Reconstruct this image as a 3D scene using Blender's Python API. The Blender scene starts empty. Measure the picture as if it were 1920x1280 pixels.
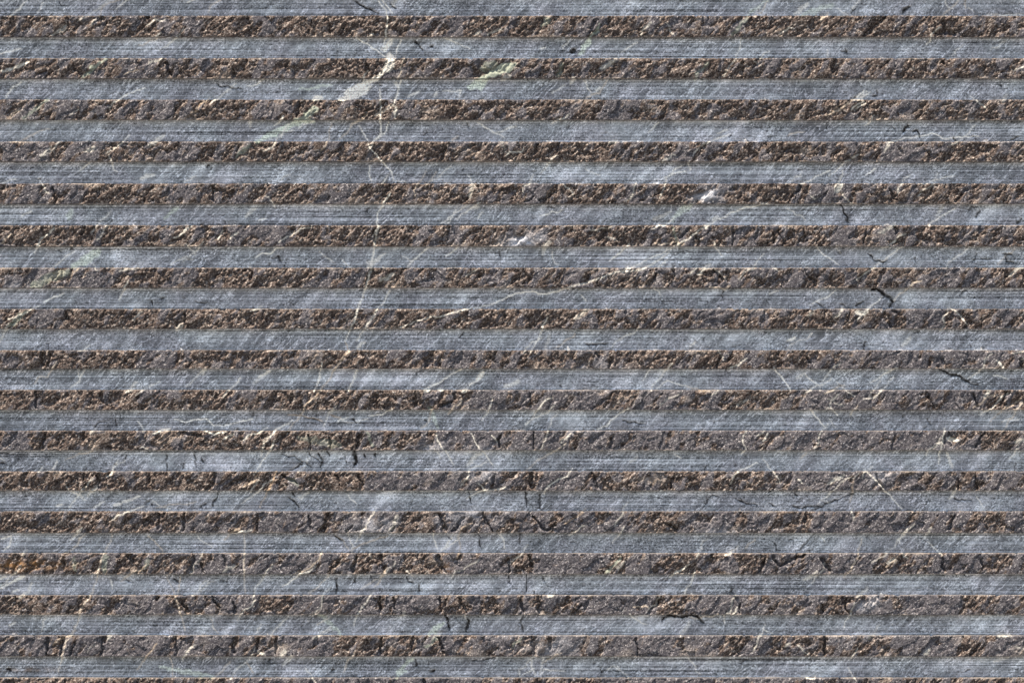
import bpy, math
import numpy as np

# ------------------------------------------------------------------ camera, sky, sun, exposure
S = 0.00039                      # metres per photograph pixel on the stone face (the slab is about 0.75 m wide in view)
WU, WV = 1920.0, 1280.0
V_BOTTOM = 1345.0                # lowest edge of the slab, in face units; stands at z = 0
def X(u): return (u - WU/2)*S
def Z(v): return (V_BOTTOM - v)*S

scene = bpy.context.scene
LENS = 135.0
dist = WU*S*LENS/36.0
cam = bpy.data.cameras.new('camera'); cam.lens = LENS; cam.sensor_width = 36; cam.clip_start = 0.05; cam.clip_end = 200
cam_o = bpy.data.objects.new('camera', cam); scene.collection.objects.link(cam_o)
cam_o.location = (0, -dist, Z(WV/2)); cam_o.rotation_euler = (math.radians(90), 0, 0)
scene.camera = cam_o

SUN_EL, SUN_AZ = 68.0, 50.0      # elevation; degrees to the left of the line from the slab to the camera
el, az = math.radians(SUN_EL), math.radians(SUN_AZ)
to_sun = (-math.sin(az)*math.cos(el), -math.cos(az)*math.cos(el), math.sin(el))
world = bpy.data.worlds.new('World'); scene.world = world; world.use_nodes = True
wn = world.node_tree
sky = wn.nodes.new('ShaderNodeTexSky'); sky.sky_type = 'NISHITA'; sky.sun_disc = False
sky.sun_elevation = el
sky.sun_rotation = math.atan2(to_sun[0], to_sun[1])
wn.links.new(sky.outputs[0], wn.nodes['Background'].inputs[0])
wn.nodes['Background'].inputs[1].default_value = 0.085
sun = bpy.data.lights.new('sun', 'SUN'); sun.energy = 5.0; sun.angle = math.radians(0.5); sun.color = (1.0, 0.93, 0.84)
sun_o = bpy.data.objects.new('sun', sun); scene.collection.objects.link(sun_o)
import mathutils
sun_o.rotation_euler = mathutils.Vector(to_sun).to_track_quat('Z', 'Y').to_euler()
sun_o.location = (-2, -2, 4)
scene.view_settings.view_transform = 'Standard'; scene.view_settings.look = 'None'
scene.view_settings.gamma = 1.0; scene.view_settings.use_curve_mapping = False
scene.view_settings.exposure = 1.32

# ------------------------------------------------------------------ noise
rng = np.random.RandomState(11)
PERM = rng.permutation(256).astype(np.int32)
ANG = rng.rand(256)*2*np.pi
GX, GY = np.cos(ANG).astype(np.float32), np.sin(ANG).astype(np.float32)
RND = rng.rand(256).astype(np.float32); RND2 = rng.rand(256).astype(np.float32); RND3 = rng.rand(256).astype(np.float32)
def hsh(ix, iy, s): return PERM[(PERM[(PERM[(ix + s*37) & 255] + iy) & 255] + s*101) & 255]
def perlin(x, y, s=0):
    xf, yf = np.floor(x), np.floor(y)
    ix, iy = xf.astype(np.int32), yf.astype(np.int32)
    fx, fy = (x - xf).astype(np.float32), (y - yf).astype(np.float32)
    u = fx*fx*fx*(fx*(fx*6 - 15) + 10); v = fy*fy*fy*(fy*(fy*6 - 15) + 10)
    def g(dx, dy):
        h = hsh(ix + dx, iy + dy, s)
        return GX[h]*(fx - dx) + GY[h]*(fy - dy)
    a = g(0,0); b = g(1,0); c = g(0,1); d = g(1,1)
    return (a + u*(b - a) + v*(c - a + u*(a - b - c + d)))*1.5
def fbm(x, y, s=0, o=4, gain=.5):
    r = 0; a = 1.0; f = 1.0
    for k in range(o):
        r = r + a*perlin(x*f + 17.3*k, y*f + 9.1*k, s + k); a *= gain; f *= 2.03
    return r
def worley(x, y, s=0):
    """nearest distance, second nearest, and three random numbers of the nearest cell plus offset to it"""
    ix, iy = np.floor(x).astype(np.int32), np.floor(y).astype(np.int32)
    d1 = np.full(x.shape, 9., np.float32); d2 = d1.copy(); hid = np.zeros(x.shape, np.int32)
    ox = np.zeros(x.shape, np.float32); oy = ox.copy()
    for dy in (-1,0,1):
        for dx in (-1,0,1):
            h = hsh(ix + dx, iy + dy, s)
            px = ix + dx + RND[h] - x; py = iy + dy + RND2[h] - y
            d = np.sqrt(px*px + py*py).astype(np.float32)
            c = d < d1
            d2 = np.where(c, d1, np.minimum(d2, d))
            hid = np.where(c, h, hid); ox = np.where(c, px, ox); oy = np.where(c, py, oy)
            d1 = np.where(c, d, d1)
    return d1, d2, hid, ox, oy
def sstep(a, b, x):
    t = np.clip((x - a)/(b - a), 0, 1); return t*t*(3 - 2*t)

# ------------------------------------------------------------------ what the stone shows, in face coordinates (u right, v down)
# lower edges of the sawn grooves and of the split ridges, alternating
G_TOP = [-8, 71, 148.5, 226, 304, 383, 462.5, 540, 616.5, 691, 768, 843.5, 919, 998, 1075, 1151, 1229]
G_BOT = [31, 110.5, 188, 266.5, 345, 423, 502.5, 579.5, 656.5, 731, 807, 883, 958, 1036, 1114.5, 1190, 1269]
RIDGES = [(-47, -8)] + [(G_BOT[i], G_TOP[i+1]) for i in range(16)] + [(1269, 1307)]

# pale calcite veins: (width, strength, rust, points)
VEINS = [
 (1.8,.9,0,[(708,0),(723,20),(727,33),(725,55),(723,72),(715,95)]), (1.4,.7,0,[(716,0),(727,14),(737,28)]),
 (8,.95,.1,[(734,76),(728,84),(720,95)]), (1.6,.9,0,[(668,72),(690,85),(712,99),(722,107)]), (1.4,.8,0,[(752,75),(745,92),(741,110)]),
 (15,.95,0,[(728,104),(732,114),(730,126),(727,134)]), (7,.95,.05,[(728,118),(715,140),(706,148),(690,155),(676,160),(662,166)]),
 (17,1,.05,[(650,175),(662,172),(676,171),(688,167)]), (8,.95,.15,[(634,188),(652,184),(670,180),(682,172)]), (4,.7,.2,[(688,166),(697,160)]),
 (10,1,0,[(588,186),(596,184),(603,187)]), (1.6,.9,0,[(711,158),(713,175),(714,188),(713,205),(714,226),(714,250),(700,266),(694,280)]),
 (1.4,.8,0,[(752,150),(745,175),(741,188),(737,200)]), (5,.55,0,[(741,155),(748,165)]), (4,.6,.1,[(765,181),(778,177),(786,172)]), (5,.5,0,[(815,180),(820,172)]),
 (3.5,.7,.3,[(737,197),(722,207),(705,217)]), (4,.5,0,[(742,200),(741,222)]), (1.8,.85,0,[(729,228),(722,248),(703,264)]), (1.3,.6,0,[(673,235),(685,255),(690,266)]),
 (1.4,.8,0,[(690,270),(700,285),(722,310),(733,322),(738,342)]), (1.3,.7,0,[(694,310),(692,325),(697,340)]), (2,.6,0,[(730,326),(716,344)]),
 (2.3,1,.1,[(732,362),(722,378),(716,388),(707,401),(706,420),(709,426),(706,440),(702,458),(700,478),(696,497),(697,506),(690,525),(684,542),(680,560),(671,578),(664,604),(655,622),(645,642)]),
 (7,.45,0,[(690,500),(700,492),(712,484)]),
 (1.7,.8,.6,[(646,640),(655,658),(640,675),(627,693),(615,715),(603,729),(590,745),(575,758),(566,775),(550,795),(541,806)]),
 (1.6,.6,.8,[(520,880),(512,900),(500,925),(487,950)]),
 (1.7,.9,0,[(731,545),(720,565),(705,585),(692,605),(680,622),(668,640)]), (5,.55,.2,[(684,641),(668,652)]),
 (1.5,.8,.1,[(668,693),(662,715),(652,731)]), (1.3,.6,.2,[(671,692),(666,712)]), (1.4,.6,.2,[(632,760),(618,775),(606,800)]),
 (1.5,.72,0,[(750,614),(780,603),(812,593),(820,595),(850,586),(890,577),(905,575),(930,567),(955,556),(965,550),(1000,546),(1008,551),(1032,549),(1060,541),(1110,527),(1135,518),(1165,508),(1192,499),(1205,491),(1240,475),(1262,463)]),
 (1.3,.75,0,[(1165,511),(1200,506),(1225,494),(1245,480),(1256,472)]), (1.4,.65,0,[(1262,463),(1290,447),(1312,430)]),
 (1.5,.75,0,[(1312,430),(1340,415),(1365,403),(1385,393),(1410,387),(1440,382)]), (1.3,.7,0,[(1500,346),(1520,339),(1540,327),(1557,319)]), (1.3,.6,0,[(1555,330),(1590,300),(1612,290)]),
 (1.3,.7,0,[(855,412),(866,402),(885,390),(900,380)]), (1.4,.75,0,[(763,500),(785,480),(805,462)]), (1.2,.6,0,[(895,408),(905,398)]),
 (1.3,.7,0,[(1740,423),(1765,405),(1792,390)]), (1.4,.75,0,[(1605,525),(1635,503),(1670,478),(1692,462)]), (1.3,.7,.1,[(1518,572),(1545,560),(1568,545)]),
 (1.2,.6,0,[(1727,346),(1760,336),(1790,328)]), (1.2,.6,0,[(1530,463),(1548,480),(1572,496)]), (1.3,.8,0,[(1662,268),(1685,263),(1702,258),(1720,256),(1752,250),(1768,261),(1800,257),(1835,256)]),
 (2.4,.9,0,[(1600,188),(1622,170)]), (2,.85,0,[(1607,188),(1626,172)]), (1.6,.8,0,[(1613,187),(1630,174)]), (2.4,.8,0,[(1594,207),(1618,190)]), (1.6,.7,0,[(1602,208),(1622,194)]),
 (7,.7,0,[(1568,360),(1578,345)]), (8,.95,0,[(1605,586),(1618,588)]), (3,.8,0,[(1618,592),(1626,584)]), (4.5,.95,0,[(1476,641),(1490,632)]), (2,.7,0,[(1514,633),(1524,623)]),
 (7,.95,.05,[(893,714),(906,698)]), (4,.7,0,[(880,722),(890,716)]), (5,.7,.1,[(868,735),(876,728)]), (1.5,.9,0,[(795,730),(808,724),(826,716),(845,702),(865,692)]), (4,.9,0,[(796,733),(806,731)]), (4,.9,0,[(823,731),(830,730)]),
 (4,.9,.15,[(484,708),(496,702),(506,695)]), (1.4,.75,0,[(328,786),(350,791),(370,787),(385,783),(393,790),(400,797),(420,798),(450,790),(475,785)]),
 (1.5,.85,0,[(692,779),(715,778),(728,770),(736,765)]), (1.6,.6,.8,[(540,776),(565,779),(585,784),(605,790)]), (2,.6,.8,[(620,778),(640,783)]), (1.3,.6,.2,[(640,790),(665,792),(690,785)]),
 (3,.8,0,[(288,812),(302,808),(320,803)]), (3,.9,0,[(385,808),(405,813),(425,808)]), (3,.7,0,[(420,822),(440,812)]),
 (1.8,.8,0,[(818,812),(822,828),(830,842)]), (1.5,.75,0,[(884,812),(892,828),(898,842)]), (1.4,.6,0,[(836,845),(850,870)]), (1.3,.6,0,[(905,845),(925,872)]), (1.5,.7,0,[(922,815),(934,830)]), (1.3,.6,.4,[(985,882),(1010,862),(1045,842),(1062,830)]),
 (1.4,.6,0,[(898,905),(912,920)]), (2,.6,0,[(652,928),(668,945)]), (5,.8,.1,[(213,948),(228,943)]), (5,.6,.1,[(230,940),(248,936),(262,929)]), (4.5,1,.1,[(106,948),(118,944)]),
 (1.3,.6,0,[(175,895),(150,925),(130,950)]), (3,.7,0,[(98,880),(108,865)]), (3,.55,0,[(80,875),(72,885)]), (4,.85,0,[(2,1102),(22,1092)]), (4,.85,0,[(20,1092),(46,1078)]), (3,.8,0,[(22,1110),(36,1104)]), (3,.6,0,[(0,1085),(12,1080)]),
 (2,.85,.35,[(211,1002),(206,1018),(197,1033),(191,1050),(184,1070),(180,1090),(172,1112),(160,1130),(150,1148),(146,1165),(136,1188),(126,1200),(120,1222),(115,1240),(108,1258)]),
 (1.5,.75,.6,[(278,1005),(292,1015),(307,1034)]), (1.3,.6,.4,[(313,1078),(322,1100),(330,1118),(340,1152),(347,1182)]), (1.2,.6,.3,[(395,1158),(400,1175),(410,1188)]), (1.3,.7,.6,[(338,1080),(334,1112)]),
 (1.3,.7,.5,[(318,1232),(324,1250),(324,1268)]), (1.2,.6,.3,[(458,1000),(458,1035),(458,1075),(459,1110)]), (1.6,.7,.6,[(295,1205),(275,1230),(258,1255)]), (1.4,.6,.4,[(432,1240),(412,1262),(400,1270)]), (1.4,.7,.6,[(463,1240),(475,1262)]),
 (1.5,.7,.7,[(656,1032),(668,1025),(700,1012),(728,1004)]), (1.4,.6,.5,[(628,1003),(648,1020),(656,1032)]), (1.3,.6,.4,[(578,1114),(600,1095),(618,1078)]), (1.3,.55,.3,[(676,1104),(700,1088),(722,1078)]), (1.5,.6,0,[(508,1190),(525,1170),(542,1154)]), (1.4,.6,.3,[(595,1170),(620,1155)]),
 (1.5,.6,0,[(812,1000),(816,1015),(822,1035)]), (1.3,.6,0,[(935,1000),(944,1012),(946,1030)]), (1.6,.7,0,[(850,1005),(830,1030)]),
 (2,.5,0,[(995,1232),(998,1250),(1004,1266)]), (2,.5,0,[(1018,1232),(1016,1250),(1010,1266)]), (1.3,.5,0,[(1138,1255),(1150,1248),(1160,1255)]),
 (1.3,.8,0,[(1450,690),(1465,706),(1482,730)]), (1.3,.8,0,[(1518,766),(1530,782),(1546,800)]), (2.5,.55,0,[(1508,700),(1520,712),(1535,720)]), (1.5,.65,0,[(1620,880),(1642,900),(1660,920),(1690,952)]), (1.3,.5,0,[(1430,860),(1455,890),(1462,905)]),
 (1.3,.8,.2,[(1232,728),(1252,712),(1262,718),(1292,725)]), (1.2,.5,0,[(1220,690),(1205,712)]), (2,.6,.1,[(1505,905),(1495,898)]), (1.3,.55,0,[(1832,930),(1842,950)]), (1.6,.5,0,[(1740,1015),(1765,1040)]), (1.2,.5,0,[(1495,1208),(1515,1228)]),
 (2,.5,0,[(1650,1170),(1640,1185)]), (4,.8,0,[(1868,676),(1880,690)]), (6,.7,0,[(1775,820),(1795,826)]), (5,.5,0,[(1775,848),(1785,876)]),
 (4,.6,0,[(1870,1191),(1895,1189)]), (3,.8,0,[(483,1220),(497,1225)]), (3,.7,0,[(2,1010),(22,1004)]), (2.5,.6,0,[(860,185),(866,170),(830,172)]),
 (1.2,.6,.1,[(832,71),(855,80),(880,92)]), (2,.8,0,[(1012,92),(1024,88)]), (1.2,.6,0,[(1165,98),(1195,80)]), (1.3,.55,0,[(1095,150),(1108,176)]), (4,.5,0,[(1118,172),(1124,164)]), (1.5,.5,0,[(1035,175),(1060,160)]),
 (1.3,.6,0,[(895,228),(925,248),(945,258)]), (3,.55,0,[(930,250),(955,240),(968,236)]), (2,.5,0,[(1235,230),(1215,250)]), (2,.6,0,[(1345,250),(1365,244)]),
 (3,.6,0,[(10,185),(24,162)]), (3,.6,0,[(18,168),(40,155)]), (5,.7,.1,[(5,135),(30,128),(55,117)]), (3,.6,0,[(0,100),(40,92)]), (3,.7,.2,[(20,30),(35,18),(50,2)]), (2,.5,0,[(70,24),(82,6)]),
 (2.5,.5,0,[(150,320),(168,305)]), (2,.7,0,[(0,345),(30,335)]), (2.5,.5,0,[(40,405),(60,395)]), (2,.6,0,[(485,414),(500,408)]), (2.5,.7,.1,[(1305,640),(1295,650)]),
 (1.6,.5,0,[(100,500),(140,470)]), (1.5,.6,.1,[(147,692),(150,715),(130,728)]), (1.4,.7,.1,[(158,694),(150,710),(142,722)]), (2,.5,0,[(380,695),(350,725)]), (1.4,.5,0,[(255,740),(300,715)]),
]
# greenish serpentine streaks (width, strength, points)
GREENS = [
 (10,1,[(1088,100),(1098,87),(1106,77)]), (5,.9,[(1106,77),(1115,64),(1124,50)]), (16,1,[(882,164),(896,160),(908,150),(922,141)]), (16,.95,[(918,142),(940,132),(965,122)]), (18,.5,[(905,128),(930,122)]),
 (12,1,[(484,265),(510,252),(538,240),(552,232),(566,226),(584,226)]), (13,1,[(566,224),(582,212),(597,202)]), (5,.6,[(446,296),(456,284),(470,272)]), (6,.9,[(155,147),(168,135),(180,124),(198,113)]), (5,.6,[(45,224),(68,205),(92,188)]),
 (18,.65,[(140,498),(160,488),(184,472)]), (16,.5,[(62,535),(95,522),(130,508)]), (9,.6,[(20,612),(38,595),(50,585)]), (7,.5,[(310,412),(322,396),(334,388)]), (8,.4,[(132,395),(128,410)]),
 (6,.55,[(1262,425),(1266,450),(1270,462)]), (11,.5,[(1262,414),(1275,396),(1292,386)]), (5,.5,[(1370,70),(1385,50),(1400,34)]), (4,.5,[(1400,30),(1440,2)]), (10,.45,[(1500,30),(1560,10)]), (9,.45,[(1055,120),(1045,145)]),
 (7,.5,[(1015,50),(1030,35)]), (6,.5,[(1300,150),(1325,120)]), (10,.7,[(806,1189),(818,1178),(832,1166)]), (8,.7,[(742,1268),(756,1250),(772,1234)]), (6,.6,[(745,1264),(765,1256)]),
 (5,.7,[(1138,1072),(1150,1058),(1166,1044)]), (6,.6,[(820,1195),(798,1212)]), (6,.5,[(960,1210),(980,1196)]), (10,.5,[(200,1040),(196,1070)]), (8,.45,[(280,1045),(272,1065)]), (7,.45,[(140,1045),(142,1070)]),
 (9,.5,[(600,1150),(640,1190)]), (14,.35,[(560,820),(640,835)]), (8,.5,[(300,1250),(400,1268)]), (6,.5,[(690,812),(700,835)]), (6,.45,[(805,760),(820,800)]), (9,.4,[(540,895),(560,910)]), (5,.5,[(560,168),(620,160)]),
]
# broad pale blooms in the stone (radius u, radius v, strength, u, v)
BLOOMS = [(34,15,.95,980,452),(22,14,.9,1325,368),(40,24,.35,1185,488),(60,20,.3,960,250),(50,18,.3,1880,170),(50,16,.35,470,785),(60,22,.35,900,860),(55,22,.3,880,960),(45,20,.3,1770,858),
 (40,14,.3,1350,1000),(60,18,.3,1030,1210),(70,16,.3,1010,1180),(80,16,.25,1640,1180),(34,12,.35,730,165),(50,14,.25,1400,490),(40,12,.3,650,400),(40,14,.3,1540,12),(50,14,.25,1630,95),(40,14,.3,1100,800),
 (36,12,.35,350,1015),(40,14,.3,330,940),(50,16,.3,1060,640),(60,20,.3,1120,700),(26,12,.4,810,840),(40,12,.4,700,985),(20,14,.4,1650,895),(30,12,.3,1900,260),(16,10,.4,25,540),(30,14,.3,900,890),(20,14,.5,1625,1130)]
# open cracks and chips: (width, depth, points)
CRACKS = [
 (2.2,4,[(666,3),(685,15),(710,26)]), (1.8,3,[(733,6),(742,18)]), (7,6,[(1694,24),(1698,17),(1705,15)]), (2,3,[(1595,25),(1607,12)]), (1.5,3,[(110,2),(116,12)]), (2,4,[(778,78),(785,84),(792,95)]), (6,4,[(807,87),(809,89)]),
 (8,6,[(1072,99),(1077,93)]), (2,3,[(1578,98),(1588,97),(1586,93)]), (4,4,[(713,160),(716,161)]), (2,3,[(405,157),(412,161),(430,164),(452,168)]), (2.6,4,[(1636,181),(1643,178),(1646,170)]), (4,4,[(1692,250),(1697,242),(1704,235)]), (1.8,3,[(1674,238),(1680,242)]), (2.4,4,[(1711,249),(1719,243),(1722,250),(1725,258)]),
 (2,3,[(1896,264),(1908,258)]), (2.6,4,[(877,233),(881,242)]), (1.6,3,[(795,256),(803,243)]), (3.2,5,[(1576,386),(1583,397),(1588,408),(1589,416)]), (1.8,3,[(1815,398),(1822,388),(1835,387)]), (2,3,[(1830,406),(1838,395)]), (1.6,3,[(1025,387),(1040,391)]), (3,4,[(1905,420),(1918,410)]),
 (2,4,[(1629,476),(1640,486),(1655,492),(1662,487)]), (2.2,4,[(1824,491),(1831,477)]), (1.4,3,[(1840,483),(1856,487)]), (2.6,4,[(1880,478),(1896,476)]), (5,5,[(1886,482),(1890,490),(1900,492)]), (5.5,6,[(1636,541),(1655,547),(1668,558),(1674,566),(1667,577)]), (2,4,[(1798,555),(1810,543)]), (1.8,3,[(1530,568),(1542,574)]), (1.8,3,[(1575,572),(1586,574)]), (2,3,[(1605,573),(1620,566)]),
 (2,3,[(368,568),(388,568)]), (2,3,[(299,560),(308,556)]), (1.8,3,[(1240,564),(1246,572)]), (1.8,3,[(510,485),(522,480),(527,490)]), (1.6,3,[(938,470),(936,480)]), (2,3,[(1617,660),(1625,640)]), (2,3,[(1095,642),(1105,646),(1140,644)]), (2,3,[(870,622),(860,632)]),
 (3.4,3,[(1760,692),(1780,702),(1798,704),(1812,716),(1835,722)]), (1.6,3,[(1165,789),(1190,793),(1210,794)]), (1.6,3,[(1738,785),(1745,798)]), (1.6,3,[(575,782),(600,790)]), (2.2,3,[(663,785),(667,793)]), (2.5,3,[(796,786),(799,789)]), (1.5,2,[(217,787),(219,796)]), (1.5,2,[(204,794),(202,799)]), (1.5,2,[(177,801),(186,792),(200,790)]),
 (7,6,[(664,846),(667,856),(665,872)]), (2.2,4,[(596,848),(605,862),(602,875)]), (1.8,3,[(578,848),(590,858),(598,866)]), (1.8,3,[(612,845),(619,855)]), (1.8,3,[(646,854),(651,872)]), (4,4,[(683,851),(685,856)]), (4,4,[(703,850),(704,856)]), (1.8,3,[(530,850),(550,857),(585,875)]), (3,3,[(545,881),(557,874),(566,868)]),
 (1.5,2,[(312,850),(313,882)]), (2,2,[(366,846),(366,862),(368,880)]), (3,3,[(378,855),(381,868)]), (1.6,3,[(344,868),(345,880)]), (2.2,3,[(376,951),(384,942)]), (2,3,[(397,952),(403,936)]), (2,3,[(273,945),(280,936)]), (2.4,3,[(282,946),(288,947)]), (5,4,[(0,868),(8,869)]), (2,2,[(0,850),(25,850)]),
 (2,3,[(878,920),(881,935),(884,952)]), (2,3,[(540,930),(550,940),(562,952)]), (2,3,[(548,922),(554,934)]), (2.2,3,[(986,920),(987,940),(988,952)]), (2.2,3,[(1013,925),(1011,940),(1013,952)]), (1.8,3,[(1318,951),(1325,938),(1333,930),(1350,928)]), (1.8,3,[(1378,933),(1390,938),(1402,946),(1420,945)]), (2.4,3,[(1487,951),(1510,951),(1540,948)]), (2,3,[(1528,957),(1545,946),(1575,935),(1602,924)]), (2,3,[(1788,935),(1800,937),(1822,937)]), (1.5,2,[(1440,944),(1458,951)]), (1.8,3,[(1050,720),(1052,725)]),
 (1.8,3,[(626,1002),(642,1016)]), (1.8,3,[(836,1004),(846,1012)]), (2.2,3,[(897,1000),(902,1026)]), (2,3,[(1452,1018),(1456,1030)]), (2,2,[(975,998),(974,1024)]), (1.5,2,[(1497,1034),(1515,1012)]), (3,4,[(630,1084),(631,1096),(632,1112)]), (2.2,3,[(762,1080),(768,1090),(776,1092)]), (4,4,[(785,1096),(786,1108)]), (2,3,[(953,1080),(954,1092)]), (2,2,[(695,1078),(697,1090)]), (2.4,3,[(987,1075),(987,1112)]), (1.6,3,[(1016,1078),(1020,1092)]), (3,3,[(236,1085),(244,1090)]), (2.4,3,[(1366,1108),(1373,1104)]), (3,3,[(327,1084),(335,1092)]), (2.5,3,[(50,1082),(49,1092)]),
 (3,5,[(836,1152),(841,1165),(843,1182)]), (4.2,6,[(878,1158),(876,1172),(874,1184)]), (4.6,5,[(1243,1161),(1250,1154),(1262,1153),(1275,1156),(1290,1152),(1305,1153),(1318,1166)]), (2,3,[(980,1155),(977,1168),(979,1182)]), (6,4,[(808,1260),(816,1255)]), (2,3,[(885,1237),(900,1238),(930,1230)]), (2.4,3,[(778,1250),(782,1245),(779,1236)]), (6,4,[(14,1252),(21,1256)]), (1.6,3,[(1386,1241),(1402,1235)]), (2,3,[(1467,1242),(1470,1241)]), (2,3,[(503,1240),(507,1232)]),
]
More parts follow.
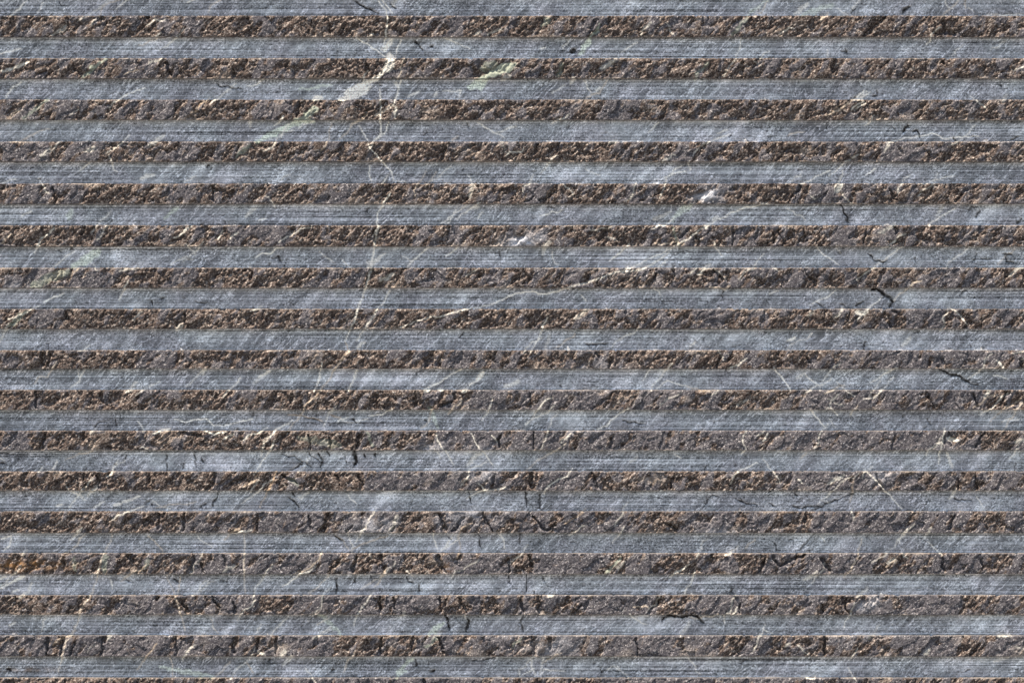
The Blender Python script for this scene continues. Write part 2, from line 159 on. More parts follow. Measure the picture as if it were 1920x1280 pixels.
# clefts in the split ridges: (width, depth, points)
CLEFTS = [
 (7,8,[(278,31),(276,36)]), (9,8,[(1660,35),(1640,50),(1620,66)]), (10,8,[(1768,40),(1772,62),(1790,66)]), (4,6,[(1752,45),(1754,66)]), (6,6,[(585,40),(590,66)]), (5,6,[(615,42),(622,62)]), (7,6,[(1118,38),(1106,62)]), (6,8,[(312,118),(322,140)]), (8,7,[(435,130),(440,147)]), (8,7,[(1062,122),(1045,140)]), (9,6,[(1392,118),(1390,142)]), (8,6,[(690,122),(688,142)]), (6,6,[(1766,116),(1770,124)]),
 (7,6,[(560,195),(555,222)]), (6,6,[(688,208),(680,222)]), (6,5,[(1250,200),(1240,222)]), (6,6,[(210,268),(213,276)]), (6,6,[(448,272),(446,285)]), (7,7,[(835,275),(830,300)]), (7,6,[(862,285),(890,270)]), (6,6,[(1008,270),(1000,292)]), (6,6,[(1048,270),(1045,285)]),
 (5,6,[(100,350),(106,380)]), (8,6,[(730,350),(720,370)]), (7,6,[(1048,345),(1040,360),(1010,378)]), (6,5,[(1000,370),(985,380)]), (6,6,[(1500,350),(1480,375)]), (5,6,[(1667,355),(1680,375)]), (5,5,[(1810,355),(1790,380)]), (5,6,[(398,350),(402,380)]),
 (6,7,[(160,425),(155,440)]), (6,6,[(1138,425),(1120,460)]), (6,6,[(1290,430),(1275,448)]), (5,6,[(1375,425),(1372,460)]), (4,6,[(1505,424),(1512,458)]), (5,7,[(1452,440),(1450,458)]), (4,6,[(1625,424),(1618,458)]), (8,8,[(1677,425),(1680,440)]), (5,6,[(1420,430),(1416,452)]), (4,6,[(702,430),(704,460)]), (4,5,[(1458,432),(1470,460)]),
 (5,7,[(1503,503),(1518,520),(1531,537)]), (4,5,[(1335,508),(1360,525)]), (4,5,[(1232,505),(1222,530)]), (7,8,[(474,512),(470,525)]), (6,5,[(1880,505),(1885,520)]), (10,8,[(375,575),(450,582)]), (5,6,[(1664,605),(1675,616)]), (8,8,[(1675,580),(1680,588)]), (5,6,[(125,582),(130,600)]), (4,6,[(345,590),(348,612)]), (4,5,[(1605,595),(1606,612)]),
 (9,8,[(80,660),(85,685)]), (5,6,[(95,660),(92,688)]), (12,9,[(812,660),(800,688)]), (6,6,[(1118,660),(1122,672)]), (6,7,[(1148,670),(1140,690)]), (5,5,[(1765,670),(1772,690)]), (5,6,[(1350,665),(1345,688)]), (6,7,[(1512,670),(1518,680)]), (6,7,[(1912,672),(1916,690)]),
 (5,6,[(68,735),(70,765)]), (8,7,[(780,740),(778,764)]), (6,7,[(850,735),(852,748)]), (8,8,[(848,752),(822,764)]), (4,6,[(1740,738),(1750,766)]), (4,6,[(1825,735),(1832,764)]), (6,6,[(1885,735),(1875,760)]), (4,6,[(993,735),(997,765)]), (4,5,[(1150,738),(1108,766)]), (6,5,[(548,740),(545,762)]), (6,6,[(190,735),(195,755)]),
 (9,9,[(157,808),(158,824)]), (6,6,[(85,815),(78,840)]), (5,6,[(1000,810),(1000,840)]), (5,7,[(1776,810),(1788,828)]), (6,7,[(1845,810),(1828,838)]), (6,8,[(938,815),(936,838)]), (6,6,[(345,810),(380,818)]), (8,7,[(672,815),(670,840)]), (5,6,[(618,820),(622,842)]), (6,6,[(580,815),(582,842)]), (5,5,[(1148,815),(1145,838)]),
 (11,9,[(405,885),(402,902),(390,918)]), (9,9,[(996,885),(998,915)]), (6,7,[(1110,885),(1120,915)]), (5,6,[(1826,886),(1832,916)]), (5,6,[(1795,895),(1797,916)]), (5,5,[(280,890),(285,915)]), (5,6,[(185,890),(187,915)]), (5,6,[(157,890),(160,915)]), (7,7,[(672,890),(680,915)]), (7,6,[(630,890),(640,910)]), (7,7,[(530,890),(555,905)]), (5,5,[(925,892),(922,915)]), (5,6,[(1640,890),(1655,912)]), (5,6,[(1262,890),(1258,915)]),
 (7,8,[(614,962),(608,996)]), (6,8,[(824,962),(836,996)]), (6,8,[(904,962),(922,996)]), (4,7,[(1000,966),(1015,988),(1028,993),(1042,982)]), (8,7,[(870,970),(850,995)]), (5,6,[(347,962),(345,995)]), (6,6,[(300,962),(298,990)]), (5,5,[(580,966),(584,992)]), (10,9,[(1513,962),(1508,978)]), (6,7,[(1790,965),(1780,990)]), (4,5,[(1074,962),(1080,975)]), (7,7,[(1250,980),(1270,992)]), (5,6,[(482,965),(483,995)]), (6,6,[(740,985),(733,996)]), (6,6,[(660,985),(650,996)]),
 (6,8,[(715,1040),(722,1072)]), (12,9,[(820,1042),(832,1072)]), (6,8,[(992,1040),(1000,1072)]), (8,8,[(240,1042),(250,1050)]), (7,7,[(1450,1040),(1458,1060)]), (6,7,[(1462,1062),(1480,1050),(1508,1040)]), (9,8,[(1540,1045),(1555,1070)]), (6,7,[(1765,1045),(1770,1070)]), (5,6,[(1840,1045),(1842,1068)]), (5,7,[(952,1045),(955,1072)]), (7,7,[(1435,1045),(1422,1070)]), (5,6,[(365,1042),(360,1070)]), (6,7,[(378,1055),(384,1072)]), (6,5,[(120,1045),(122,1058)]), (6,6,[(420,1042),(425,1060)]), (5,6,[(640,1045),(615,1072)]), (6,6,[(668,1045),(662,1072)]),
 (16,9,[(1012,1116),(1014,1150)]), (5,7,[(398,1118),(412,1140)]), (5,7,[(437,1125),(443,1148)]), (6,8,[(300,1118),(295,1125)]), (5,7,[(712,1118),(714,1148)]), (5,6,[(738,1120),(742,1140)]), (5,6,[(825,1118),(828,1145)]), (7,6,[(860,1120),(875,1148)]), (7,8,[(342,1128),(355,1148)]), (6,8,[(1583,1128),(1588,1145)]), (6,7,[(1540,1130),(1542,1148)]), (5,6,[(975,1120),(982,1148)]), (5,5,[(1386,1130),(1385,1150)]), (5,5,[(1240,1122),(1215,1148)]), (5,6,[(1092,1130),(1080,1148)]),
 (5,7,[(92,1193),(87,1228)]), (6,7,[(120,1193),(114,1228)]), (5,7,[(193,1193),(192,1228)]), (6,7,[(142,1202),(133,1228)]), (5,6,[(330,1193),(334,1226)]), (6,7,[(438,1193),(441,1222)]), (6,7,[(483,1196),(482,1218)]), (6,7,[(520,1196),(516,1224)]), (5,7,[(716,1193),(714,1228)]), (6,7,[(776,1193),(772,1218)]), (6,8,[(822,1193),(834,1228)]), (7,8,[(998,1193),(1004,1228)]), (4,7,[(1192,1193),(1196,1228)]), (7,8,[(1546,1193),(1546,1226)]), (6,6,[(1030,1193),(1030,1215)]), (5,6,[(1838,1205),(1815,1228)]), (6,5,[(1240,1228),(1200,1226)]),
 (10,8,[(1010,1270),(1012,1306)]), (8,8,[(1575,1272),(1580,1306)]), (8,8,[(795,1272),(800,1306)]), (6,6,[(1070,1272),(1068,1300)]), (6,6,[(300,1272),(305,1300)]),
]
# where each split ridge is coarse and granular (+) or broken flat (-), along u
ZONES = {
 1:'+255-300 +380-470 +560-740 -840-875 +875-920 +960-1050 -1095-1120 +1130-1180 +1440-1560 +1630-1670 +1740-1800',
 2:'-230-290 +400-480 +600-720 -480-520 -868-892 +892-915 +1040-1080 +1290-1410 +1545-1575 -1590-1615 +1700-1740',
 3:'-95-160 -235-330 +365-450 -480-540 +550-610 +660-700 +820-860 +1000-1030 -1120-1190 +1095-1120 +1440-1520 +1550-1590 +1610-1650 -1690-1720 +1830-1870',
 4:'-20-90 -130-190 -335-380 +380-410 +470-560 +660-840 -840-875 +875-925 +960-1090 +1105-1140 -1250-1340 -1535-1560 +1450-1500 -1640-1740 +1780-1840',
 5:'-40-100 -105-160 +165-300 -325-370 +520-560 -595-665 +680-760 +820-900 -980-1030 +1085-1140 -1170-1230 +1225-1290 -1335-1370 +1375-1420 +1440-1490 -1510-1600 +1730-1800',
 6:'+10-180 +195-240 +320-360 -425-540 +560-680 +690-780 -785-805 +900-940 +1075-1140 +1150-1210 -1375-1420 -1560-1600 +1470-1500 -1630-1670 +1720-1770',
 7:'-30-85 -140-220 +220-290 -330-370 +370-478 +478-575 -580-625 -650-680 +690-760 -800-830 +840-900 +960-990 -1070-1100 +1140-1190 +1300-1330 -1480-1510 +1600-1650 -1730-1820 +1860-1900',
 8:'+0-50 -60-120 +120-290 +310-480 +480-560 +590-650 +730-790 +900-970 +1000-1080 -1300-1360 +1365-1400 +1480-1560 -1690-1780 +1790-1850 -1860-1900',
 9:'+50-105 +140-260 -265-330 +350-400 +480-510 +600-640 +640-720 +785-818 -820-900 +1000-1060 +1130-1250 +1305-1390 +1440-1520 -1580-1640 -1650-1730 -1760-1870',
 10:'+0-70 +90-190 +200-260 +330-430 +500-680 +700-785 -880-950 -1000-1120 +1150-1190 -1190-1280 -1320-1350 +1360-1475 -1490-1640 -1660-1720 -1770-1820 +1855-1910',
 11:'-0-50 +70-160 +180-260 +300-340 +350-480 +480-580 +620-680 -815-930 -960-1050 -1090-1280 -1310-1420 -1450-1550 -1570-1780 +1840-1900',
 12:'+0-50 +80-150 +150-200 +220-330 +335-400 +440-520 +590-690 -690-870 +960-998 -1010-1100 +1130-1200 +1240-1300 +1340-1440 -1480-1540 -1545-1640 +1790-1840 -1850-1910',
 13:'+0-60 +90-200 +250-300 +310-340 -480-600 -640-750 +745-830 -840-870 -985-1030 -1050-1100 -1140-1190 +1205-1280 -1320-1370 +1440-1520 -1540-1700 -1730-1790 +1825-1880',
 14:'+0-60 +220-270 -390-470 -480-610 +660-700 +740-830 -860-940 +960-990 -1010-1120 +1130-1180 -1180-1230 +1230-1340 +1380-1440 -1505-1540 -1560-1640 +1640-1700 -1790-1840 +1850-1890',
 15:'+0-110 +140-170 -230-300 -400-470 +480-540 -550-620 -650-710 -735-810 +840-880 -1000-1040 -1110-1220 +1225-1300 -1310-1400 +1540-1600 -1680-1790 +1800-1860',
 16:'-0-90 -140-190 -195-320 -340-430 -520-620 +630-720 +730-775 +960-1030 -1040-1090 -1140-1195 -1200-1340 +1350-1400 +1440-1545 +1600-1670 -1690-1790 +1800-1860 -1870-1920',
 17:'+0-400 -500-900 +1000-1100 -1200-1500 +1600-1920',
}
import re
def zone_bias(k, u):
    b = np.zeros(u.shape, np.float32)
    for sg, a, c in re.findall(r'([+-])(\d+)-(\d+)', ZONES.get(k, '')):
        a, c = float(a), float(c)
        w = sstep(a - 6, a + 8, u)*(1 - sstep(c - 8, c + 6, u))
        b += (1 if sg == '+' else -1)*w
    return b

def line_field(U, V, items, wu, wv, soft=1.0):
    """max over polylines of strength falloff; items: (width, strength, points)"""
    out = np.zeros(U.shape, np.float32)
    umin, umax = U[0].min(), U[0].max(); vmin, vmax = V.min(), V.max()
    cu = U[0]
    for w, st, pts in items:
        pts = np.array(pts, float); m = w*1.5 + 6
        if pts[:,1].max() + m < vmin or pts[:,1].min() - m > vmax: continue
        i0 = np.searchsorted(cu, pts[:,0].min() - m); i1 = np.searchsorted(cu, pts[:,0].max() + m)
        if i1 <= i0: continue
        u = U[:, i0:i1] + wu[:, i0:i1]; v = V[:, i0:i1] + wv[:, i0:i1]
        d = np.full(u.shape, 1e9, np.float32); tt = np.zeros(u.shape, np.float32); n = len(pts) - 1
        for k in range(n):
            a, b = pts[k], pts[k+1]; ab = b - a; L = max((ab**2).sum(), 1e-6)
            t = np.clip(((u - a[0])*ab[0] + (v - a[1])*ab[1])/L, 0, 1)
            e = np.hypot(u - a[0] - t*ab[0], v - a[1] - t*ab[1])
            c = e < d; d = np.where(c, e, d); tt = np.where(c, (k + t)/n, tt)
        hw = w*.5*(0.55 + 0.45*np.sqrt(np.clip(4*tt*(1 - tt), 0, 1)))
        f = st*(1 - sstep(hw - .35*soft - .2*hw, hw + .75*soft + .1*hw, d))
        out[:, i0:i1] = np.maximum(out[:, i0:i1], f)
    return out
# faint unnamed veinlets and ticks scattered through the same stone
vr = np.random.RandomState(5)
def scatter(n, lmin, lmax, ang, spread):
    out = []
    for _ in range(n):
        u, v = vr.uniform(-100, 2020), vr.uniform(-10, 1275); L = vr.uniform(lmin, lmax); a = math.radians(vr.normal(ang, spread))
        pts = [(u, v)]
        for j in range(4):
            a2 = a + vr.normal(0, .3); u += math.cos(a2)*L/4; v -= math.sin(a2)*L/4; pts.append((u, v))
        out.append(pts)
    return out
VEINS += [(vr.uniform(1.0, 2.2), vr.uniform(.4, .85), vr.choice([0, 0, 0, .2, .5]), p) for p in scatter(260, 18, 80, 42, 16)]
VEINS += [(vr.uniform(1.0, 1.6), vr.uniform(.3, .6), 0, p) for p in scatter(70, 14, 45, -48, 14)]
VEINS += [(vr.uniform(3, 7), vr.uniform(.25, .5), 0, p) for p in scatter(90, 12, 40, 40, 14)]
CRACKS += [(vr.uniform(1.0, 2.0), vr.uniform(2, 3), p) for p in scatter(110, 5, 16, 60, 50)]
CRACKS = [(w*1.15 if w < 4 else w, d, p) for w, d, p in CRACKS]
V_white = [(max(w*1.15, 2.3), min(1, s*1.3)*(1 - .35*r), p) for w, s, r, p in VEINS]
V_rust = [(w + .8, r, p) for w, s, r, p in VEINS if r > .25]

# ------------------------------------------------------------------ mesh building
def grid_object(name, Xc, Yc, Zc, attrs, mat, parent):
    nr, nc = Xc.shape
    co = np.stack([Xc, Yc, Zc], -1).reshape(-1, 3).astype(np.float32)
    idx = np.arange(nr*nc, dtype=np.int32).reshape(nr, nc)
    q = np.stack([idx[:-1,:-1], idx[1:,:-1], idx[1:,1:], idx[:-1,1:]], -1).reshape(-1, 4)
    me = bpy.data.meshes.new(name)
    me.vertices.add(len(co)); me.vertices.foreach_set('co', co.ravel())
    me.loops.add(q.size); me.loops.foreach_set('vertex_index', q.ravel())
    me.polygons.add(len(q)); me.polygons.foreach_set('loop_start', np.arange(0, q.size, 4, dtype=np.int32))
    me.update(calc_edges=True)
    for an, arr in attrs.items():
        a = me.attributes.new(an, 'FLOAT_COLOR', 'POINT')
        a.data.foreach_set('color', np.ascontiguousarray(arr.reshape(-1, 4), dtype=np.float32).ravel())
    me.polygons.foreach_set('use_smooth', np.ones(len(q), bool))
    me.materials.append(mat)
    o = bpy.data.objects.new(name, me); scene.collection.objects.link(o); o.parent = parent
    return o

def cols(step, margin=150, mstep=4.0):
    return np.concatenate([np.arange(-margin, -4, mstep), np.arange(-4, WU + 4, step), np.arange(WU + 4, WU + margin + .1, mstep)]).astype(np.float32)

# ------------------------------------------------------------------ materials
class NT:
    def __init__(self, name):
        self.m = bpy.data.materials.new(name); self.m.use_nodes = True; self.t = self.m.node_tree
        self.b = self.t.nodes['Principled BSDF']; self.tc = self.t.nodes.new('ShaderNodeTexCoord')
    def link(self, a, b): self.t.links.new(a, b)
    def put(self, sock, v):
        if isinstance(v, (int, float)): sock.default_value = v
        elif isinstance(v, tuple): sock.default_value = v + (1,) if len(v) == 3 and sock.type == 'RGBA' else v
        else: self.link(v, sock)
    def mapping(self, scale, rot=(0,0,0)):
        n = self.t.nodes.new('ShaderNodeMapping'); n.vector_type = 'TEXTURE'; n.inputs['Scale'].default_value = tuple(1/c for c in scale); n.inputs['Rotation'].default_value = rot
        self.link(self.tc.outputs['Object'], n.inputs['Vector']); return n.outputs[0]
    def noise(self, scale, detail=3, rough=.55, vec=None):
        n = self.t.nodes.new('ShaderNodeTexNoise'); n.inputs['Scale'].default_value = scale; n.inputs['Detail'].default_value = detail; n.inputs['Roughness'].default_value = rough
        self.link(vec or self.tc.outputs['Object'], n.inputs['Vector']); return n.outputs['Fac']
    def voronoi(self, scale, vec=None):
        n = self.t.nodes.new('ShaderNodeTexVoronoi'); n.inputs['Scale'].default_value = scale
        self.link(vec or self.tc.outputs['Object'], n.inputs['Vector']); return n
    def attr(self, name):
        n = self.t.nodes.new('ShaderNodeAttribute'); n.attribute_name = name
        s = self.t.nodes.new('ShaderNodeSeparateColor'); self.link(n.outputs['Color'], s.inputs[0])
        return s.outputs[0], s.outputs[1], s.outputs[2], n.outputs['Alpha']
    def math(self, op, a, b=0.0, clamp=False):
        n = self.t.nodes.new('ShaderNodeMath'); n.operation = op; n.use_clamp = clamp
        self.put(n.inputs[0], a); self.put(n.inputs[1], b); return n.outputs[0]
    def rng(self, v, a, b, c=0., d=1.):
        n = self.t.nodes.new('ShaderNodeMapRange'); n.clamp = True
        for i, x in enumerate((v, a, b, c, d)): self.put(n.inputs[i], x)
        return n.outputs[0]
    def mix(self, f, a, b, mode='MIX'):
        n = self.t.nodes.new('ShaderNodeMix'); n.data_type = 'RGBA'; n.blend_type = mode
        self.put(n.inputs[0], f); self.put(n.inputs[6], a); self.put(n.inputs[7], b); return n.outputs[2]
    def ramp(self, f, stops):
        n = self.t.nodes.new('ShaderNodeValToRGB'); e = n.color_ramp.elements
        while len(e) < len(stops): e.new(.5)
        for k, (p, c) in enumerate(stops): e[k].position = p; e[k].color = c + (1,)
        self.link(f, n.inputs[0]); return n.outputs[0]
    def bump(self, h, strength, d):
        n = self.t.nodes.new('ShaderNodeBump'); n.inputs['Strength'].default_value = strength; n.inputs['Distance'].default_value = d
        self.link(h, n.inputs['Height']); self.link(n.outputs[0], self.b.inputs['Normal'])

CREAM = (.66, .60, .49); GREEN = (.30, .315, .24); RUST = (.26, .13, .045)
DIAG = (0, math.radians(45), 0)

def sawn_material():
    k = NT('sawn_stone')
    vein, green, rust, tone = k.attr('mineral')
    crack_shade, bloom, line, _ = k.attr('wear_shade')
    fine = k.noise(780, 3, .75)
    dash = k.noise(1.0, 4, .7, k.mapping((240, 240, 820)))
    fil = k.noise(1.0, 4, .6, k.mapping((210, 80, 55), DIAG))
    film = k.noise(38, 3, .6)
    fil2 = k.noise(1.0, 4, .6, k.mapping((150, 80, 60), (0, math.radians(20), 0)))
    wisps = k.noise(1.0, 5, .62, k.mapping((420, 100, 110), DIAG))
    saw = k.math('ADD', k.math('MULTIPLY', k.noise(1.0, 1, .5, k.mapping((3.5, 3.5, 820))), .62), k.math('MULTIPLY', k.noise(1.0, 2, .6, k.mapping((6, 6, 1500))), .38))
    t = k.math('ADD', k.math('MULTIPLY', tone, .62), k.math('MULTIPLY', k.math('ADD', k.math('MULTIPLY', wisps, .3), .35), .38))
    base = k.ramp(t, [(.26, (.13,.128,.125)), (.45, (.235,.231,.224)), (.57, (.345,.34,.327)), (.72, (.74,.725,.69))])
    fl = k.math('MULTIPLY', k.rng(k.math('ABSOLUTE', k.math('SUBTRACT', fil, .5)), 0, .032, .9, 0), k.rng(film, .42, .56))
    fl2 = k.math('MULTIPLY', k.rng(k.math('ABSOLUTE', k.math('SUBTRACT', fil2, .5)), 0, .016, .7, 0), k.rng(film, .56, .44))
    fil3 = k.noise(1.0, 5, .65, k.mapping((380, 120, 120), (0, math.radians(58), 0)))
    fl3 = k.math('MULTIPLY', k.rng(k.math('ABSOLUTE', k.math('SUBTRACT', fil3, .47)), 0, .03, .7, 0), k.rng(k.noise(55, 3, .6), .50, .60))
    fl = k.math('MAXIMUM', fl, fl3)
    base = k.mix(k.math('MAXIMUM', fl, fl2), base, (.80,.78,.75))
    warm = k.noise(34, 3, .5)
    base = k.mix(k.rng(warm, .4, .62), base, k.mix(1, base, (1.03,.99,1.01), 'MULTIPLY'))
    base = k.mix(k.math('MULTIPLY', bloom, k.rng(wisps, .35, .6)), base, (.62,.60,.585))
    base = k.mix(k.math('MULTIPLY', k.math('MULTIPLY', green, 1.25, True), k.rng(wisps, .2, .45, .85, 1.)), base, (.72,.73,.58))
    base = k.mix(k.math('MULTIPLY', vein, k.rng(fine, .3, .5, .85, 1.)), base, (1.0,.90,.75))
    base = k.mix(k.math('MULTIPLY', rust, .8), base, RUST)
    smask = k.rng(k.noise(1.0, 2, .5, k.mapping((5, 5, 60))), .38, .62, 1.8, 5.2)
    fmask = k.rng(k.noise(22, 3, .6), .35, .65, 3.4, 7.6)
    fac = k.math('ADD', 1.0, k.math('ADD', k.math('MULTIPLY', k.math('SUBTRACT', saw, .5), smask), k.math('MULTIPLY', k.math('SUBTRACT', k.math('ADD', k.math('MULTIPLY', fine, .65), k.math('MULTIPLY', dash, .5)), .575), fmask)))
    fac = k.rng(fac, .12, 2.6, .12, 2.6)
    fac = k.math('ADD', k.math('MULTIPLY', fac, k.math('SUBTRACT', 1.0, k.math('MULTIPLY', vein, .45))), k.math('MULTIPLY', vein, .45))
    base = k.mix(1, base, fac, 'MULTIPLY')
    base = k.mix(k.rng(line, .35, .9, 0, .35), base, (.55,.535,.52))
    base = k.mix(k.rng(saw, .57, .65, 0, .42), base, (.72,.71,.69))
    base = k.mix(crack_shade, base, (.022,.017,.013))  # near-black painted into cracks and pits, standing in for their shade
    k.put(k.b.inputs['Base Color'], base)
    k.put(k.b.inputs['Roughness'], .62); k.b.inputs['Specular IOR Level'].default_value = .2
    k.bump(k.math('ADD', k.math('MULTIPLY', saw, .7), fine), .6, .00025)
    return k.m

def split_material():
    k = NT('split_stone')
    vein, green, rust, gran = k.attr('mineral')
    crack_shade, bloom, sawn, tone = k.attr('wear_shade')
    fine = k.noise(1150, 3, .6)
    streak = k.noise(1.0, 3, .6, k.mapping((1150, 700, 430), DIAG))
    grain = k.voronoi(1.0, k.mapping((1300, 800, 760), DIAG))
    gs = k.t.nodes.new('ShaderNodeSeparateColor'); k.link(grain.outputs['Color'], gs.inputs[0])
    gmix = k.math('ADD', k.math('MULTIPLY', gs.outputs[0], .22), k.math('ADD', k.math('MULTIPLY', streak, .48), k.math('MULTIPLY', fine, .30)))
    brown = k.ramp(gmix, [(.31, (.017,.0125,.010)), (.45, (.053,.038,.031)), (.58, (.110,.081,.065)), (.71, (.48,.39,.32))])
    grey = k.ramp(k.math('ADD', k.math('MULTIPLY', fine, .7), k.math('MULTIPLY', gs.outputs[1], .3)), [(.34, (.042,.037,.038)), (.50, (.080,.071,.073)), (.63, (.118,.105,.105)), (.75, (.48,.43,.39))])
    gk = k.rng(k.math('ADD', gran, k.math('MULTIPLY', k.math('SUBTRACT', streak, .5), 1.5)), .25, .75)
    base = k.mix(gk, grey, brown)
    spk = k.noise(1.0, 4, .75, k.mapping((720, 500, 420), (0, math.radians(50), 0)))
    base = k.mix(k.math('MULTIPLY', k.rng(spk, .56, .66, 0, .75), k.rng(gk, 0, 1, .45, 1)), base, (.40,.35,.30))
    pale = k.mix(k.rng(fine, .4, .6, .25, .95), base, (.46,.37,.29))
    base = k.mix(k.rng(tone, .62, .95, 0, .75), base, pale)
    base = k.mix(k.math('MULTIPLY', bloom, k.rng(fine, .3, .6, .3, 1)), base, (.52,.50,.50))
    base = k.mix(k.math('MULTIPLY', green, k.rng(streak, .3, .55, .35, .95)), base, GREEN)
    base = k.mix(k.math('MULTIPLY', vein, k.rng(streak, .34, .54, .12, 1.)), base, CREAM)
    base = k.mix(k.math('MULTIPLY', rust, .75), base, RUST)
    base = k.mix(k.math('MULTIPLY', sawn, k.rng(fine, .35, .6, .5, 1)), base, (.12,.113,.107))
    k.put(k.b.inputs['Base Color'], base)
    k.put(k.b.inputs['Roughness'], .9); k.b.inputs['Specular IOR Level'].default_value = .06
    k.bump(k.math('ADD', fine, streak), .55, .0004)
    return k.m

def core_material():
    k = NT('slab_stone')
    n = k.noise(60, 5, .6)
    k.put(k.b.inputs['Base Color'], k.ramp(n, [(.3, (.12,.125,.135)), (.7, (.26,.265,.28))])); k.put(k.b.inputs['Roughness'], .8)
    k.bump(n, .5, .002)
    return k.m
M_SAWN, M_SPLIT, M_CORE = sawn_material(), split_material(), core_material()

# ------------------------------------------------------------------ the stone
wall = bpy.data.objects.new('carved_stone_panel', None); scene.collection.objects.link(wall)
wall['label'] = 'veined blue-grey stone panel with sawn grooves between rough brown split ridges'
wall['category'] = 'stone panel'

RIDGE_H = 12.5                    # ridges stand this many face units above the groove floors
def fields(U, V):
    """mineral fields shared by the whole stone, so veins run on from band to band"""
    wu = 2.0*perlin(U/13, V/13, 3) + .8*perlin(U/5, V/5, 4); wv = 2.0*perlin(U/13 + 50, V/13, 5) + .8*perlin(U/5, V/5 + 30, 6)
    vein = line_field(U, V, V_white, wu, wv)
    rust = line_field(U, V, V_rust, wu, wv)
    green = line_field(U, V, GREENS, wu*2.2, wv*2.2, 1.6)
    bloom = np.zeros(U.shape, np.float32)
    for ru, rv, s, u0, v0 in BLOOMS:
        a = (U - u0 - .8*(v0 - V))/ru; b = (V - v0)/rv
        bloom = np.maximum(bloom, s*np.exp(-(a*a + b*b)*1.2))
    bloom *= 1.4*np.clip(.75 + .9*perlin(U/22, V/14, 8), 0, 1.4)
    ochre = np.exp(-(((U - 40)/75)**2 + ((V - 1058)/9)**2)) + .9*np.exp(-(((U - 840)/8)**2 + ((V - 1062)/8)**2)) + .5*np.exp(-(((U - 40)/90)**2 + ((V - 1255)/5)**2))
    rust = np.maximum(rust, ochre*np.clip(.6 + perlin(U/12, V/6, 9), 0, 1))
    return vein, green, rust, bloom, wu, wv

def make_groove(v0, v1):
    cu = cols(2.1); a, b = v0 - 4, v1 + 4
    cv = np.linspace(a, b, int((b - a)/1.55) + 1).astype(np.float32)
    U, V = np.meshgrid(cu, cv)
    vein, green, rust, bloom, wu, wv = fields(U, V)
    ju = wu*1.4 + .7*perlin(U/4.3, V/4.3, 46); jv = wv*1.4 + .7*perlin(U/4.3 + 9, V/4.3, 47)
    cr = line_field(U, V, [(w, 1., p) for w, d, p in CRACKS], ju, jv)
    crd = line_field(U, V, [(w, d, p) for w, d, p in CRACKS], ju, jv)
    al, ac = (U - V)*.7071, (U + V)*.7071
    tone = .5 + .24*fbm(al/95, ac/20, 21, 3, .5) + .22*perlin(U/160, V/45, 24) + .07*fbm(al/22, ac/5, 26, 3) + .2*np.clip(fbm(al/34 + 9, ac/3.2, 28, 2) - .25, 0, 1)
    # small natural pits
    d1, d2, hid, ox, oy = worley(al/30, ac/17, 31)
    pit = (RND3[hid] > .72)*np.clip(1 - d1/(.05 + .10*RND[hid]), 0, 1)
    sawl = perlin(U/700, V/1.9, 40)*.5 + perlin(U/350, V/3.4, 41)*.5
    edge = np.exp(-(V - v0)/3.0)
    h = .28*sawl + .25*fbm(U/9, V/5, 43, 2) - crd - 2.2*pit
    line = np.clip(sawl*1.6, 0, 1)
    mineral = np.stack([np.clip(vein, 0, 1), np.clip(green, 0, 1), np.clip(rust, 0, 1), np.clip(tone, 0, 1)], -1)
    wear_shade = np.stack([np.clip(cr*np.clip(.95 + .6*perlin(U/7, V/7, 45), .6, 1) + pit*.8, 0, 1), np.clip(bloom, 0, 1), line, np.ones_like(line)], -1)
    return grid_object('sawn_groove', X(U), -h*S, Z(V), {'mineral': mineral, 'wear_shade': wear_shade}, M_SAWN, wall)

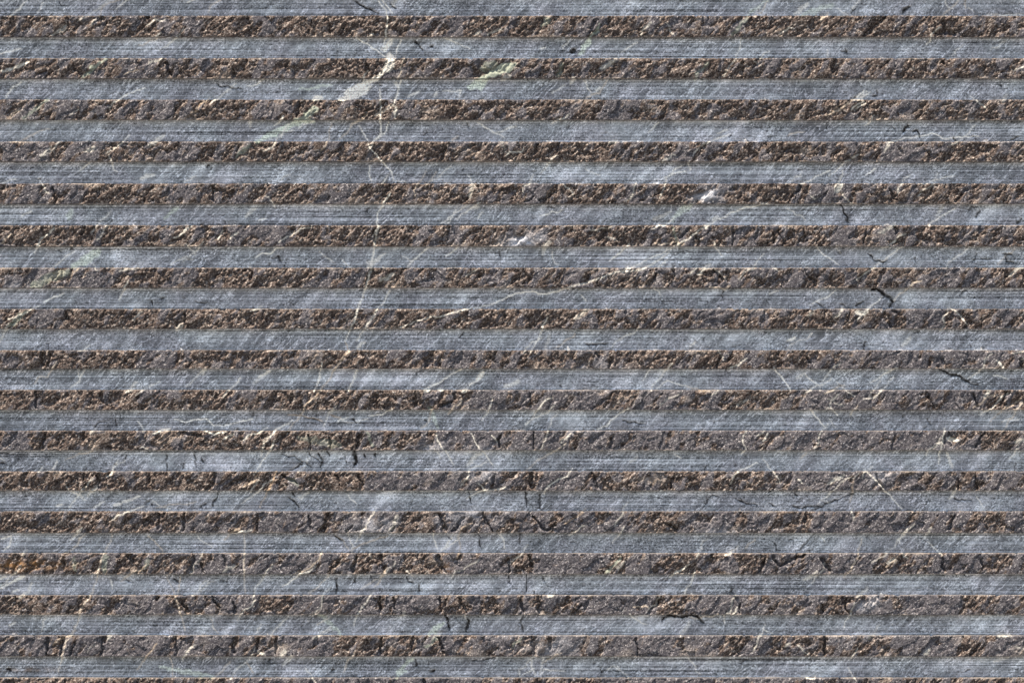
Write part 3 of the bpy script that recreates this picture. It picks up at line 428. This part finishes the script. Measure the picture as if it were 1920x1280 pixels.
def make_ridge(k, v0, v1):
    cu = cols(1.5); n = int((v1 - v0)/1.3) + 1
    # ragged in detail, straight overall: the saw set the edges
    zz = np.full_like(cu, 3.7*k)
    chip = lambda sd: .45*perlin(cu/4.2, zz, sd) + .35*perlin(cu/60, zz, sd + 1) + np.clip(perlin(cu/10, zz, sd + 2) - .42, 0, .6)*6*(perlin(cu/90, zz, sd + 3) > -.2) 
    e0 = np.clip(chip(110), -.6, 3.2); e1 = np.clip(chip(120), -.6, 3.2)
    T = np.linspace(0, 1, n).astype(np.float32)[:, None]
    U = np.repeat(cu[None], n, 0); V = ((v0 + e0)[None]*(1 - T) + (v1 - e1)[None]*T).astype(np.float32)
    vein, green, rust, bloom, wu, wv = fields(U, V)
    cl = line_field(U, V, [(w*.82, d*1.35, p) for w, d, p in CLEFTS], wu*1.7, wv*1.7, 1.6)
    al, ac = (U - V)*.7071, (U + V)*.7071
    # granular or flat
    warp = 6*perlin(U/20, V/20, 50)
    gn = fbm((al + warp)/34, (ac - warp)/16, 52, 3)
    lean = np.clip((900 - V)/900, -.3, .6)*.25 - .12*np.clip((U - 900)/900, -1, 1)*np.clip((V - 500)/500, 0, 1)
    g = sstep(-.28, .38, gn*.9 + .42*zone_bias(k, U + .5*(V - (v0 + v1)/2)) + lean)
    # fractured blocks, each a little higher or lower and tilted
    d1, d2, hid, ox, oy = worley((al + warp*.8)/30 + 7*k, (ac + warp*.6)/17, 60)
    block = (RND3[hid] - .5)*3.4 + (RND[hid] - .5)*4.0*ox + (RND2[hid] - .5)*4.0*oy
    joint = (RND[(hid*7 + 3) & 255] > .45)*np.clip(1 - (d2 - d1)/.09, 0, 1)
    # grains
    e1, e2, hid2, ox2, oy2 = worley(al/8.5 + .2*perlin(U/6, V/6, 71), ac/5.2 + .2*perlin(U/7, V/7, 73), 72)
    grain = (RND[hid2] - .5)*1.7*ox2 + (RND2[hid2] - .5)*3.2*oy2 + (RND3[hid2] - .5)*1.5 + .5
    f1, f2, hid3, ox3, oy3 = worley((al*.9 + ac*.3)/4.2, ac/3.2, 75)
    grain2 = (RND[hid3] - .5)*1.6*ox3 + (RND2[hid3] - .5)*2.4*oy3 + (RND3[hid3] - .5)*1.3 + .4
    deep = .75*fbm(al/20, ac/13, 80, 3) + .55*perlin(U/52, V/34, 79)
    h = RIDGE_H + block*(.55 + .6*g) - 1.1*joint
    mid = 1 - np.abs(fbm((al + warp*.5)/17, ac/8, 81, 2))*1.6
    h -= g*(.9 + 4.6*np.clip(deep + .2, 0, 1.2)) - g*2.1*(mid - .5)
    rough = np.clip(.7 + 1.0*perlin(U/38, V/28, 88), .15, 1.4)
    c1, c2, hc, cx, cy = worley((al*.85 + ac*.25 + warp)/15 + 3*k, (ac + .5*warp)/11.5, 64)
    big1, big2, hb, bx_, by_ = worley((al*.8 + ac*.2 + warp*1.5)/38 + 5*k, (ac + warp)/24, 66)
    h += ((RND3[hb] - .5)*4.5 + (RND[hb] - .5)*7*bx_ + (RND2[hb] - .5)*7*by_)*.75
    chunk = (RND3[hc] - .5)*4.2 + (RND[hc] - .5)*5.0*cx + (RND2[hc] - .5)*5.0*cy
    h += (.2 + .8*g)*.8*chunk*np.clip(.7 + .9*perlin(U/70, V/50, 91), .2, 1.3)
    h += g*rough*(1.0*grain + .65*grain2) + (1 - g)*(.22*grain + .28*grain2 + .35*fbm(U/6, V/5, 83, 2))
    h -= cl*(.8 + .25*perlin(U/6, V/6, 85))
    # crumbled arrises
    de = np.minimum(V - v0, v1 - V)
    h -= np.exp(-(V - v0)/1.6)*(.7 + 1.6*np.clip(perlin(U/11, V/30 + k, 87) + .2, 0, 1))
    h -= np.exp(-(v1 - V)/1.3)*1.8*np.clip(perlin(U/14, V/30 + k, 89) - .15, 0, 1)
    h = np.maximum(h, RIDGE_H - 2.4 - 1.3*np.clip(v1 - V - .5, 0, 30) - 3*np.clip(perlin(U/25, V*0 + k, 93) - .3, 0, 1))
    h = np.clip(h, 1.0, RIDGE_H + 2.2)
    tone = np.clip(.42 + .35*fbm(U/70, V/40, 90, 2) + .5*np.exp(-(v1 - V)/1.4) + .2*np.exp(-(V - v0)/1.4), 0, 1)
    one = np.ones_like(U)
    mineral = np.stack([np.clip(vein, 0, 1), np.clip(green, 0, 1), np.clip(rust, 0, 1), g], -1)
    wear_shade = np.stack([np.zeros_like(U), np.clip(bloom, 0, 1), np.zeros_like(U), tone], -1)
    # sawn side walls down into the grooves
    rows_h = [h]; rows_v = [V]; am = [mineral]; aw = [wear_shade]
    def side(i, vdir, sl):
        hs, vs, ms, ws = [], [], [], []
        for t in (.92, .6, .25, -.12):
            hs.append(h[i]*t); vs.append(V[i] + vdir*sl*(1 - t) + .12*perlin(U[i]/40, np.full_like(U[i], t*9), 95))
            ms.append(mineral[i]*np.array([1, 1, .5, 0])); w = wear_shade[i].copy(); w[:, 2] = .9 if t < .9 else .5; ws.append(w)
        return np.array(hs), np.array(vs), np.array(ms), np.array(ws)
    a = side(0, -1, .45); b = side(-1, 1, .25)
    H = np.concatenate([a[0][::-1], h, b[0]]); VV = np.concatenate([a[1][::-1], V, b[1]])
    MM = np.concatenate([a[2][::-1], mineral, b[2]]); WW = np.concatenate([a[3][::-1], wear_shade, b[3]])
    UU = np.repeat(cu[None], len(H), 0)
    # close the two ends
    H = np.concatenate([np.full((len(H),1), -3.), H, np.full((len(H),1), -3.)], 1)
    ext = lambda A: np.concatenate([A[:, :1], A, A[:, -1:]], 1)
    return grid_object('split_ridge', X(ext(UU)), -H*S, Z(ext(VV)), {'mineral': ext(MM), 'wear_shade': ext(WW)}, M_SPLIT, wall)

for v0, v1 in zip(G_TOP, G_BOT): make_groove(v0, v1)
for k, (v0, v1) in enumerate(RIDGES): make_ridge(k, v0, v1)

# the body of the slab behind the carved face
import bmesh
bm = bmesh.new()
u0, u1, t0, t1 = -152, WU + 152, -60, V_BOTTOM
r = bmesh.ops.create_cube(bm, size=1)
for v in r['verts']:
    v.co.x = X(u0) if v.co.x < 0 else X(u1)
    v.co.y = 9*S if v.co.y < 0 else .055
    v.co.z = Z(t1) if v.co.z < 0 else Z(t0)
bmesh.ops.bevel(bm, geom=bm.edges[:], offset=.0012, segments=2, affect='EDGES')
me = bpy.data.meshes.new('slab_body'); bm.to_mesh(me); bm.free(); me.materials.append(M_CORE)
o = bpy.data.objects.new('slab_body', me); scene.collection.objects.link(o); o.parent = wall

# unseen paved ground under the panel, added to bounce light up into the grooves
k = NT('grey_paving')
n = k.noise(9, 6, .6)
k.put(k.b.inputs['Base Color'], k.ramp(n, [(.3, (.10,.102,.104)), (.7, (.17,.172,.174))])); k.put(k.b.inputs['Roughness'], .9); k.bump(k.noise(300, 4, .6), .4, .002)
bm = bmesh.new(); bmesh.ops.create_grid(bm, x_segments=8, y_segments=8, size=40)
me = bpy.data.meshes.new('ground'); bm.to_mesh(me); bm.free(); me.materials.append(k.m)
o = bpy.data.objects.new('ground', me); scene.collection.objects.link(o); o['kind'] = 'structure'; o.location.z = -.0005
